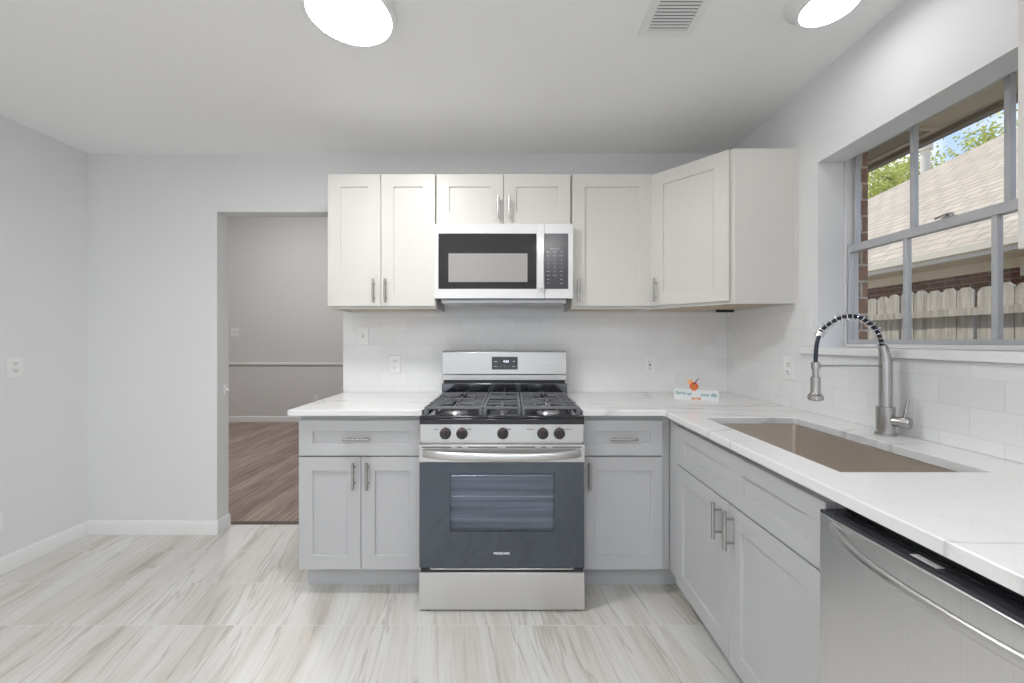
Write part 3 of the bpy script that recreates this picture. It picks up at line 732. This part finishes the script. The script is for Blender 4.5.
# grates
g0, g1 = .923, .935
def bar(bm, a, b, w_=.011, z0=g0, z1=g1):
    a, b = Vector((*a, 0)), Vector((*b, 0)); d = (b-a); n_ = Vector((-d.y, d.x, 0)).normalized()*w_/2
    v = [a-n_, a+n_, b+n_, b-n_]; prism(bm, [(q.x, q.y) for q in v], z0, z1)
ya_, yb_ = Y(1.882), Y(2.395)
def grate(x0, x1, kind):
    bm = B()
    bar(bm, (x0, ya_), (x1, ya_)); bar(bm, (x0, yb_), (x1, yb_)); bar(bm, (x0+.0055, ya_), (x0+.0055, yb_)); bar(bm, (x1-.0055, ya_), (x1-.0055, yb_))
    for fx_ in (x0+.008, x1-.008):
        for fy_ in (ya_, yb_, (ya_+yb_)/2): box(bm, fx_-.008, fx_+.008, fy_-.008, fy_+.008, .8985 if fy_ == ya_ and 0 else .8870, g0)
    xm = (x0+x1)/2
    if kind == 'side':
        bar(bm, (x0, (ya_+yb_)/2), (x1, (ya_+yb_)/2))
        for by in (2.00, 2.27):
            yy = Y(by)
            for a0 in range(4):
                t = PI/4+PI/2*a0
                bar(bm, (xm+.028*math.cos(t), yy+.028*math.sin(t)), (xm+.112*math.cos(t)*1.0, yy+.105*math.sin(t)), .009, g0+.002, g1+.003)
            bar(bm, (x0, yy), (xm-.032, yy), .009, g0, g1+.003); bar(bm, (xm+.032, yy), (x1, yy), .009, g0, g1+.003)
        for by in (2.00, 2.27):
            for sy in (-.062, .062):
                for s1 in (-1, 1):
                    bar(bm, (xm+s1*.130, Y(by)+sy), (xm+s1*.070, Y(by)+sy), .007)
                    bar(bm, (xm+s1*.070, Y(by)+sy*1.5), (xm+s1*.070, Y(by)+sy*.8), .007, g0, g1+.003)
        bar(bm, (xm, ya_), (xm, Y(1.965)), .009); bar(bm, (xm, Y(2.305)), (xm, yb_), .009)
        bar(bm, (xm, Y(2.045)), (xm, Y(2.230)), .009)
        lathe(bm, (xm, Y(1.91), g0-.006), (0, 0, 1), [(0, .004), (.004, .004)], 8)
    else:
        for yy in (1.985, 2.07, 2.19, 2.275): bar(bm, (x0, Y(yy)), (x1, Y(yy)), .009)
        bar(bm, (xm, ya_), (xm, Y(2.02)), .009, g0, g1+.003); bar(bm, (xm, Y(2.24)), (xm, yb_), .009, g0, g1+.003)
    return obj('grate', bm, M_iron, ct, .002)
grate(-.364, -.092, 'side'); grate(-.088, .088, 'mid'); grate(.092, .364, 'side')
# backguard
bm = B()
prism(bm, [(Y(2.4415), .8865), (Y(2.54), .8865), (Y(2.54), 1.182), (Y(2.445), 1.182), (Y(2.430), 1.175), (Y(2.424), 1.040), (Y(2.4415), 1.038)], -.3785, .3785, Matrix(((0, 0, 1, 0), (1, 0, 0, 0), (0, 1, 0, 0), (0, 0, 0, 1))))
bg_ = obj('backguard', bm, steel('stainless_backguard', (.60, .595, .585), .3, 0, .93), o, .003)
bm = B(); box(bm, -.370, .370, Y(2.4395), Y(2.4412), .985, 1.004); obj('vent_opening', bm, M_dark, bg_)
bm = B(); box(bm, -.3785, .3785, Y(2.418), Y(2.4413), .900, .984); obj('rear_panel', bm, mat('dark_polished_steel', (.16, .165, .18), .12, 1.0), bg_, .003)
mtb = Matrix.Translation((0, Y(2.4265), 1.108)) @ Matrix.Rotation(math.radians(-2.6), 4, 'X')
bm = B(); box(bm, -.076, .081, -.002, .004, -.039, .038, mtb); dp = obj('control_display', bm, M_charcoal, bg_, .001)
TX = Matrix.Rotation(PI/2, 4, 'X')
text('clock_digits', '4:53', .020, dp, M_disp, mtb @ Matrix.Translation((.010, -.0025, .010)) @ TX, .0002)
for s_, x, z in (('Bake', -.052, .010), ('Off', .056, .010), ('Clean', -.052, -.020), ('<', -.020, -.020), ('0', .004, -.020), ('>', .028, -.020), ('Start', .056, -.020)):
    text('button_print', s_, .0095, dp, M_text, mtb @ Matrix.Translation((x, -.0025, z)) @ TX, .0002)

# ---------------------------------------------------------------- microwave
MX0, MX1, MY, MZ0, MZ1 = -.4255, .3315, 2.196, 1.4765, 1.890
o = thing('microwave', 'white and black over-the-range microwave hung above the stove', 'microwave', (0, MY, MZ0))
h = MZ1-MZ0
bm = B(); box(bm, MX0, MX1, .0205, D-MY-.009, .012, h-.0005)
obj('body', bm, M_white, o, .002)
sx = .178    # seam between door and keypad
bm = B(); wx0, wx1, wz0, wz1 = (438.5-512)/182, (536.6-512)/182, .052, .356
box(bm, MX0-.001, wx0, 0, .020, .0, h-.003); box(bm, wx1, sx-.0008, 0, .020, .0, h-.003); box(bm, wx0, wx1, 0, .020, .0, wz0); box(bm, wx0, wx1, 0, .020, wz1, h-.003)
dr = obj('door', bm, M_white, o, .0015)
bm = B(); box(bm, wx0+.0005, wx1-.0005, .003, .012, wz0+.0005, wz1-.0005); obj('glass', bm, M_mwglass, dr)
bm = B(); box(bm, -.349, .085, .0012, .0028, .090, .247); 
def mesh_mat():
    m = mat('microwave_mesh', (.34, .33, .32), .35, spec=.3); return m
obj('window_mesh', bm, mesh_mat(), dr)
bm = B(); box(bm, .139, .171, -.022, -.010, .056, .350); box(bm, .150, .162, -.0101, .0005, .075, .095); box(bm, .150, .162, -.0101, .0005, .310, .330); obj('handle', bm, M_white, dr)
bm = B(); box(bm, sx+.0008, MX1+.003, 0, .020, 0, h-.003); kp = obj('keypad_panel', bm, M_white, o, .0015)
bm = B(); box(bm, sx+.0015, (568.2-512)/182, -.0015, -.0002, wz0, wz1); kk = obj('keypad', bm, M_charcoal, kp, .0005)
kx = [.198, .2345, .272]
text('keypad_header', 'FRIGIDAIRE', .0100, kk, M_print, front_text(.2345, -.0018, .271), .0002)
rows = [('Popcorn', 'Potato', 'Veg'), ('Time', 'Defrost', 'Power'), ('1', '2', '3'), ('4', '5', '6'), ('7', '8', '9'), ('Soften', '0', 'Melt'), ('Timer', 'Clock', '+30'), ('Stop', '.', 'Start'), ('Fan', '', 'Light')]
for r_, rw in enumerate(rows):
    for c_, s_ in enumerate(rw):
        if s_: text('key_print', s_, .0072 if len(s_) > 1 else .0100, kk, M_print, front_text(kx[c_], -.0018, .255-r_*.0215), .0002, 1.0, .0003)
bm = B(); mv = Matrix.Identity(4)
box(bm, MX0+.025, MX1-.025, .065, D-MY-.02, -.020, .0115); obj('vent_grille', bm, M_alu, o, .002)
bm = B(); box(bm, MX0+.02, MX1-.02, .022, .044, -.001, .0115); obj('vent_slot', bm, M_dark, o)
for x in (MX0+.19, MX0+.50):
    bm = B(); box(bm, x, x+.12, .09, .16, -.0225, -.0205); obj('filter', bm, M_steel, o, .001)
bm = B(); box(bm, -.10, -.01, .075, .105, -.0230, -.0205); obj('task_light_lens', bm, mat('task_lens', (.85, .85, .82), .3), o, .001)

# ---------------------------------------------------------------- dishwasher (local x -> -Y, y -> +X)
o = thing('dishwasher', 'stainless dishwasher with a bowed handle under the worktop at the right', 'dishwasher', (.734, .956, 0), -PI/2)
W = .598
bm = B(); box(bm, .003, W-.003, .062, .63, .03, .866); obj('body', bm, M_charcoal, o)
bm = B(); box(bm, .01, W-.01, .10, .62, .001, .0295); obj('base', bm, M_dark, o)
bm = B(); box(bm, .001, W-.001, 0, .058, .115, .838); dd = obj('door', bm, M_steeldw, o, .003)
bm = B(); box(bm, .0015, W-.0015, .001, .060, .8385, .8455); tcp = obj('top_control_strip', bm, M_charcoal, dd, .001)
bm = B(); box(bm, .205, .252, .012, .028, .8457, .8462); obj('indicator_window', bm, M_text, tcp)
bm = B(); box(bm, .012, W-.012, .040, .048, .8457, .8475); obj('latch_slot', bm, M_black, tcp)
bm = B(); box(bm, .004, W-.004, .075, .6, .006, .113); obj('kick_plate', bm, M_charcoal, o)
bm = B(); rings = []; n = 40
for i in range(n+1):
    u = -1+2*i/n; x = W/2+u*.262; out = .050*(1-abs(u)**2.2)
    rings.append([bm.verts.new((x, .003-out+.0065*math.cos(t)-.003, .812+.011*math.sin(t)+(.008*abs(u)**6))) for t in [2*PI*k/16 for k in range(16)]])
for r1, r2 in zip(rings, rings[1:]):
    for k in range(16): bm.faces.new((r1[k], r1[(k+1) % 16], r2[(k+1) % 16], r2[k])).smooth = True
bm.faces.new(rings[0]); bm.faces.new(rings[-1][::-1]); obj('handle', bm, M_steel, dd)

# ---------------------------------------------------------------- outlets and switches
def plate(name, label, cat, loc, rz, kind='outlet', gang=1, group=None):
    """local: plate lies in XZ, faces -Y, back at y=0"""
    o = thing(name, label, cat, loc, rz, group)
    w_ = .070 + .046*(gang-1); M_slot = M_dark
    bm = B(); box(bm, -w_/2, w_/2, -.006, -.0005, -.057, .057); pl = obj('cover_plate', bm, M_plastic, o, .002)
    for g in range(gang):
        gx_ = (g-(gang-1)/2)*.046
        if kind == 'outlet':
            for z in (.0205, -.0205):
                bm = B(); lathe(bm, (gx_, -.0062, z), (0, -1, 0), [(0, .0165), (.0015, .0165), (.002, .0155)], 24); s_ = obj('socket', bm, M_plastic, o)
                bm = B(); box(bm, gx_-.008, gx_-.0055, -.0090, -.0083, z-.001, z+.008); box(bm, gx_+.0055, gx_+.008, -.0090, -.0083, z-.001, z+.007); cyl(bm, (gx_, -.0090, z-.007), (gx_, -.0083, z-.007), .0028, 10); obj('slots', bm, M_slot, s_)
        elif kind == 'gfci':
            bm = B(); box(bm, gx_-.017, gx_+.017, -.0085, -.0062, -.033, .033); s_ = obj('socket', bm, M_plastic, o, .001)
            bm = B()
            for z in (.020, -.022): box(bm, gx_-.008, gx_-.0055, -.0092, -.0086, z-.003, z+.006); box(bm, gx_+.0055, gx_+.008, -.0092, -.0086, z-.003, z+.006); cyl(bm, (gx_, -.0092, z-.009), (gx_, -.0086, z-.009), .0026, 10)
            obj('slots', bm, M_slot, s_)
            bm = B(); box(bm, gx_-.007, gx_+.007, -.0095, -.0086, .001, .006); box(bm, gx_-.007, gx_+.007, -.0095, -.0086, -.007, -.002); obj('test_button', bm, M_dark, s_)
        else:
            bm = B(); box(bm, gx_-.005, gx_+.005, -.0085, -.0062, -.012, .012); s_ = obj('switch_frame', bm, mat('grey_switch', (.45, .45, .45), .5), o)
            bm = B(); box(bm, gx_-.0035, gx_+.0035, -.018, -.0086, .000, .009); obj('toggle', bm, M_plastic, s_, .001)
    return o
ys_ = D-.0085
plate('light_switch', 'white toggle switch on the backsplash, under the left wall cabinet', 'switch', ((363.3-512)*ys_/400, ys_, 1.248+(340-335.7)*ys_/400), 0, 'switch')
plate('wall_outlet', 'white outlet on the backsplash just left of the stove', 'outlet', ((395.2-512)*ys_/400, ys_, 1.248-(364.5-340)*ys_/400), 0, 'outlet', 1, 'outlets')
plate('wall_outlet', 'white outlet with dark test buttons on the backsplash right of the stove', 'outlet', ((649.5-512)*ys_/400, ys_, 1.248-(365-340)*ys_/400), 0, 'gfci', 1, 'outlets')
plate('wall_outlet', 'white outlet on the tiled window wall, left of the faucet', 'outlet', (XR-.0085, 1.985, 1.248-(368-340)*1.985/400), -PI/2, 'outlet', 1, 'outlets')
plate('wall_outlet', 'white outlet at mid height on the blank left wall', 'outlet', (XL+.0002, 2.19, 1.10), PI/2, 'outlet', 1, 'outlets')
plate('wall_outlet', 'white outlet low on the left wall, cut off by the left edge', 'outlet', (XL+.0002, 2.105, .275), PI/2, 'outlet', 1, 'outlets')
plate('light_switch', 'white double switch plate on the far hallway wall above the chair rail', 'switch', ((235-512)*6.089/400, 6.0898, 1.248+(340-332)*6.089/400), 0, 'switch', 2)
plate('wall_outlet', 'small white outlet low on the far hallway wall, below the chair rail', 'outlet', ((316-512)*6.089/400, 6.0898, 1.248-(398.5-340)*6.089/400), 0, 'outlet', 1, 'outlets')
bm = B(); box(bm, JX+.0005, JX+.008, D+.06, D+.09, .885, .955); cyl(bm, (JX+.0075, D+.075, .92), (JX+.022, D+.075, .92), .009)
o = obj('door_bumper', bm, M_plastic, None, .002); tag(o, 'small white catch on the doorway jamb at counter height', 'catch')

# ---------------------------------------------------------------- countertop sign
xa, ya2, xb, yb2 = .915, 2.262, 1.095, 2.118
sl = math.hypot(xb-xa, yb2-ya2); sa = math.atan2(yb2-ya2, xb-xa)
o = thing('countertop_sign', 'small white worded sign with an orange cocktail standing in the worktop corner', 'sign', (xa, ya2, .9145), sa)
bm = B(); box(bm, 0, sl, 0, .012, 0, .064); pb = obj('board', bm, M_paper, o, .001)
text('sign_lettering', 'Spritz up', .0255, pb, M_teal, front_text(.051, -.0004, .038), .0003, .95, .0004, .3)
text('sign_lettering', 'your life', .0255, pb, M_teal, front_text(.180, -.0004, .038), .0003, .95, .0004, .3)
text('sign_lettering', 'spritz', .022, pb, M_orange, front_text(.118, -.0004, .014), .0003, 1.0, .0006, .3)
bm = B(); lathe(bm, (.107, .004, .080), (0, -1, 0), [(0, .022), (.006, .022)], 28); gl = obj('drink_cutout', bm, M_drink, o)
bm = B(); lathe(bm, (.107, -.0022, .080), (0, -1, 0), [(0, .016), (.001, .016)], 24); obj('rim_cutout', bm, M_orange, gl)
bm = B(); lathe(bm, (.086, .006, .102), (0, -1, 0), [(0, .014), (.005, .014)], 24); obj('orange_slice', bm, M_slice, o)
bm = B(); tube(bm, [(.104, -.004, .088), (.132, -.004, .124)], .0025, 8); obj('straw', bm, M_straw, o)
bm = B(); box(bm, .097, .117, -.0008, -.0002, .050, .060); obj('glass_base', bm, mat('pink_print', (.85, .55, .5), .5), o)

# ---------------------------------------------------------------- ceiling fixtures
def ceiling_disc(label, x, y, r, ro, drop, m, z=H, name='ceiling_light'):
    o = thing(name, label, 'ceiling light', (x, y, z-.0005), 0, 'ceiling lights')
    bm = B()
    prof = [(0, ro), (.004, ro), (drop*.75, r*1.02+.004), (drop, r*1.02), (drop+.001, r*.92), (drop-.004, r*.90)]
    lathe(bm, (0, 0, 0), (0, 0, -1), prof, 64); obj('housing', bm, M_trimw, o)
    bm = B(); lathe(bm, (0, 0, -(drop-.0038)), (0, 0, -1), [(0, r*.895), (.004, r*.895), (.0048, r*.86)], 64); obj('diffuser', bm, m, o)
    return o
ceiling_disc('large round flush ceiling light glowing white, left of the vent', -.577, 1.423, .156, .158, .046, M_lamp)
ceiling_disc('small round ceiling light near the window wall, right of the vent', 1.105, 1.395, .094, .130, .040, M_lamps)
ceiling_disc('added unseen fill light on the ceiling, middle of the rear half of the room', -.60, -1.3, .15, .15, .046, M_lamp)  # this and the next two discs are unseen, added for even room light
ceiling_disc('added unseen fill light on the ceiling in the rear half of the room, nearest the dishwasher', 0.45, -.55, .15, .15, .046, M_lamp)
ceiling_disc('added unseen fill light on the ceiling in the rear half of the room, near the left wall', -1.7, -1.1, .15, .15, .046, M_lamp)
ceiling_disc('added unseen fill lamp on the high hallway ceiling', -3.0, 4.3, .16, .16, .05, M_lamph, 3.5)  # out of view, put in to light the hallway

o = thing('ceiling_vent', 'white louvered air register in the ceiling between the two round lights', 'vent', (.598, 1.42, H-.0005))
bm = B()
vx, vy = .105, .155
box(bm, -vx, -vx+.030, -vy, vy, -.006, 0); box(bm, vx-.030, vx, -vy, vy, -.006, 0); box(bm, -vx+.030, vx-.030, -vy, -vy+.03, -.006, 0); box(bm, -vx+.030, vx-.030, vy-.03, vy, -.006, 0)
obj('frame', bm, M_plastic, o, .001)
bm = B(); box(bm, -vx+.0302, vx-.0302, -vy+.0302, vy-.0302, -.0010, -.0002); obj('backing', bm, mat('duct_grey', (.16, .16, .16), .8), o)
k = 0; yy = -vy+.036
while yy < vy-.034:
    bm = B(); box(bm, -vx+.0303, vx-.0303, -.0060, .0060, -.0006, .0006, Matrix.Translation((0, yy, -.0046)) @ Matrix.Rotation(math.radians(10), 4, 'X')); obj('louver', bm, M_plastic, o); yy += .0148

# ---------------------------------------------------------------- outside
bm = B(); box(bm, 1.45, 40, -20, 40, -.50, -.32); struct('ground', bm, M_dirt)
# own house brick skin, soffit and fascia
bm = B(); bx0, bx1 = 1.568, 1.655; a0, a1, c0, c1 = WY0-.045, 1.860, FZ0-.06, FZ1+.03
box(bm, bx0, bx1, YB, a0, -.3, 2.40); box(bm, bx0, bx1, a1, 5.6, -.3, 2.40); box(bm, bx0, bx1, a0, a1, -.3, c0); box(bm, bx0, bx1, a0, a1, c1, 2.40)
struct('wall_brick_outside', bm, M_brick)
bm = B(); box(bm, 1.657, 2.20, -4, 7.5, 2.325, 2.345); struct('ceiling_eave_soffit', bm, M_soffit)
bm = B(); box(bm, 2.20, 2.245, -4, 7.5, 2.30, 2.47); struct('trim_5', bm, M_fascia)
bm = B(); box(bm, -6.4, 2.32, -4, 7.5, 3.62, 3.7); box(bm, -6.4, -6.3, -4, 7.5, 2.6, 3.62); 
prism(bm, [(1.55, 2.48), (2.30, 2.48), (2.30, 2.52), (1.55, 3.6)], -4, 7.5, Matrix(((1, 0, 0, 0), (0, 0, 1, 0), (0, 1, 0, 0), (0, 0, 0, 1))))
struct('roof', bm, M_shingle)  # unseen slabs over the house, added to keep the sun out of the rooms
o = thing('soffit_vent', 'rectangular screened vent in the eave outside, top left of the window', 'vent', (2.06, 2.22, 2.3245))
bm = B(); box(bm, -.10, .10, -.20, -.18, -.010, 0); box(bm, -.10, .10, .18, .20, -.010, 0); box(bm, -.10, -.08, -.1799, .1799, -.010, 0); box(bm, .08, .10, -.1799, .1799, -.010, 0); obj('frame', bm, M_creamtrim, o)
bm = B(); box(bm, -.0795, .0795, -.1795, .1795, -.005, -.001); obj('screen', bm, M_screen, o)

# fence
fence = thing('fence', 'weathered wooden picket fence across the yard outside the window', 'fence', (4.35, 3.0, -.3))
y = -1.2; k = 0; zt = 1.785+.3
rr = random.Random(3)
while y < 9.0:
    w_ = .135+rr.uniform(-.004, .004); t_ = zt+rr.uniform(-.035, .03)-.015; c_ = .040
    y0 = y-3.0; xo = rr.uniform(-.006, .006)
    pts = [(y0, .03), (y0+w_, .03), (y0+w_, t_-c_), (y0+w_-c_, t_), (y0+c_, t_), (y0, t_-c_)]
    bm = B(); prism(bm, pts, xo, xo+.018, Matrix(((0, 0, 1, 0), (1, 0, 0, 0), (0, 1, 0, 0), (0, 0, 0, 1)))); obj('picket', bm, M_fence, fence)
    y += w_+(.03 if k % 5 == 3 else .004+rr.uniform(0, .004)); k += 1
for z in (.35, 1.80): 
    bm = B(); box(bm, -.050, -.010, -4.2, 6.0, z-.02, z+.05); obj('rail', bm, M_fence, fence)
for yy in (-4, -1.6, .8, 3.2, 5.6):
    bm = B(); box(bm, .027, .117, yy, yy+.09, -.01, 1.85); obj('post', bm, M_fence, fence)

# neighbouring house
nb = thing('neighbour_house', 'brick house with a tan shingle roof beyond the fence', 'house', (5.5, 4.0, -.3))
def NB(x, y, z): return (x-5.5, y-4.0, z+.3)
def nbox(bm, x0, x1, y0, y1, z0, z1): box(bm, x0-5.5, x1-5.5, y0-4, y1-4, z0+.3, z1+.3)
bm = B(); nbox(bm, 5.95, 13, -4, 18.4, -.3, 2.22); obj('wall', bm, M_brick2, nb)
bm = B(); nbox(bm, 5.52, 13.2, -4.2, 18.8, 2.225, 2.25); obj('soffit', bm, M_creamtrim, nb)
bm = B(); nbox(bm, 5.47, 5.515, -4.3, 18.9, 2.235, 2.375)
nbox(bm, 5.44, 5.469, -4.3, 18.9, 2.30, 2.385); obj('fascia', bm, M_creamtrim, nb)
bm = B(); nbox(bm, 5.90, 5.948, -4, 18.4, 2.10, 2.222); nbox(bm, 5.78, 5.947, -1, 4.55, 1.98, 2.20); obj('frieze_board', bm, M_creamtrim, nb)
bm = B()
A = [NB(5.45, -4.3, 2.385), NB(5.45, 19.1, 2.385), NB(10.75, 4.95, 6.05), NB(10.75, -4.3, 6.05), NB(13.4, -4.3, 2.385), NB(13.4, 19.1, 2.385)]
v = [bm.verts.new(p) for p in A]
bm.faces.new((v[0], v[3], v[2], v[1])); bm.faces.new((v[2], v[5], v[1])); bm.faces.new((v[3], v[4], v[5], v[2])); bm.faces.new((v[0], v[4], v[3])); bm.faces.new((v[0], v[1], v[5], v[4]))
obj('roof', bm, M_shingle, nb)
p = NB(9.66, 9.35, 5.15)
bm = B(); cyl(bm, p, (p[0], p[1], p[2]+.55), .085, 20); rp = obj('roof_flue', bm, M_roofpipe, nb)
bm = B(); cyl(bm, (p[0], p[1], p[2]+.52), (p[0], p[1], p[2]+.66), .135, 20); obj('flue_cap', bm, M_roofpipe, rp)

# trees
def tree(label, x, y, h, rad, leaf, n=2600, branchy=0, seed=1):
    r = random.Random(seed); o = thing('tree', label, 'tree', (x, y, -.33), 0, 'trees behind the neighbouring house')
    bm = B(); tube(bm, [(0, 0, 0), (.1, .05, h*.35), (-.1, .1, h*.62), (.05, 0, h*.8)], .2, 10, [.26, .2, .14, .06])
    tips = []
    for k in range(16+branchy):
        a = r.uniform(0, 2*PI); z = h*r.uniform(.45, .78); l = rad*r.uniform(.6, 1.05)
        q = Vector((math.cos(a)*l, math.sin(a)*l, z+r.uniform(.1, .5)*rad))
        mid = Vector((math.cos(a)*l*.45, math.sin(a)*l*.45, z+r.uniform(-.05, .35)*rad*.5))
        tube(bm, [(0, 0, z*.95), mid, q], .05, 6, [.09, .05, .015]); tips.append(q); tips.append(mid*.5+q*.5)
    obj('trunk', bm, M_bark, o)
    bm = B()
    for k in range(n):
        c_ = r.choice(tips); s = rad*.19
        q = c_+Vector((r.gauss(0, s), r.gauss(0, s), r.gauss(0, s*.7)))
        sz = r.uniform(.05, .10); R_ = Matrix.Rotation(r.uniform(0, 6.28), 3, Vector((r.gauss(0, 1), r.gauss(0, 1), r.gauss(0, 1))).normalized())
        vs = [bm.verts.new(q + R_ @ Vector(u)*sz) for u in ((-1, 0, 0), (0, -.45, .1), (1, 0, 0), (0, .45, .1))]
        bm.faces.new(vs)
    obj('foliage', bm, leaf, o, recalc=False)
tree('yellow-green leafy tree rising behind the neighbouring roof, right of the roof vent', 16.6, 15.3, 10.1, 2.2, M_leaf, 17000, 8, 4)
tree('thin branchy olive tree seen beside the brick jamb, left of the roof vent', 21.4, 23.0, 13.6, 2.8, M_leaf2, 6500, 14, 9)
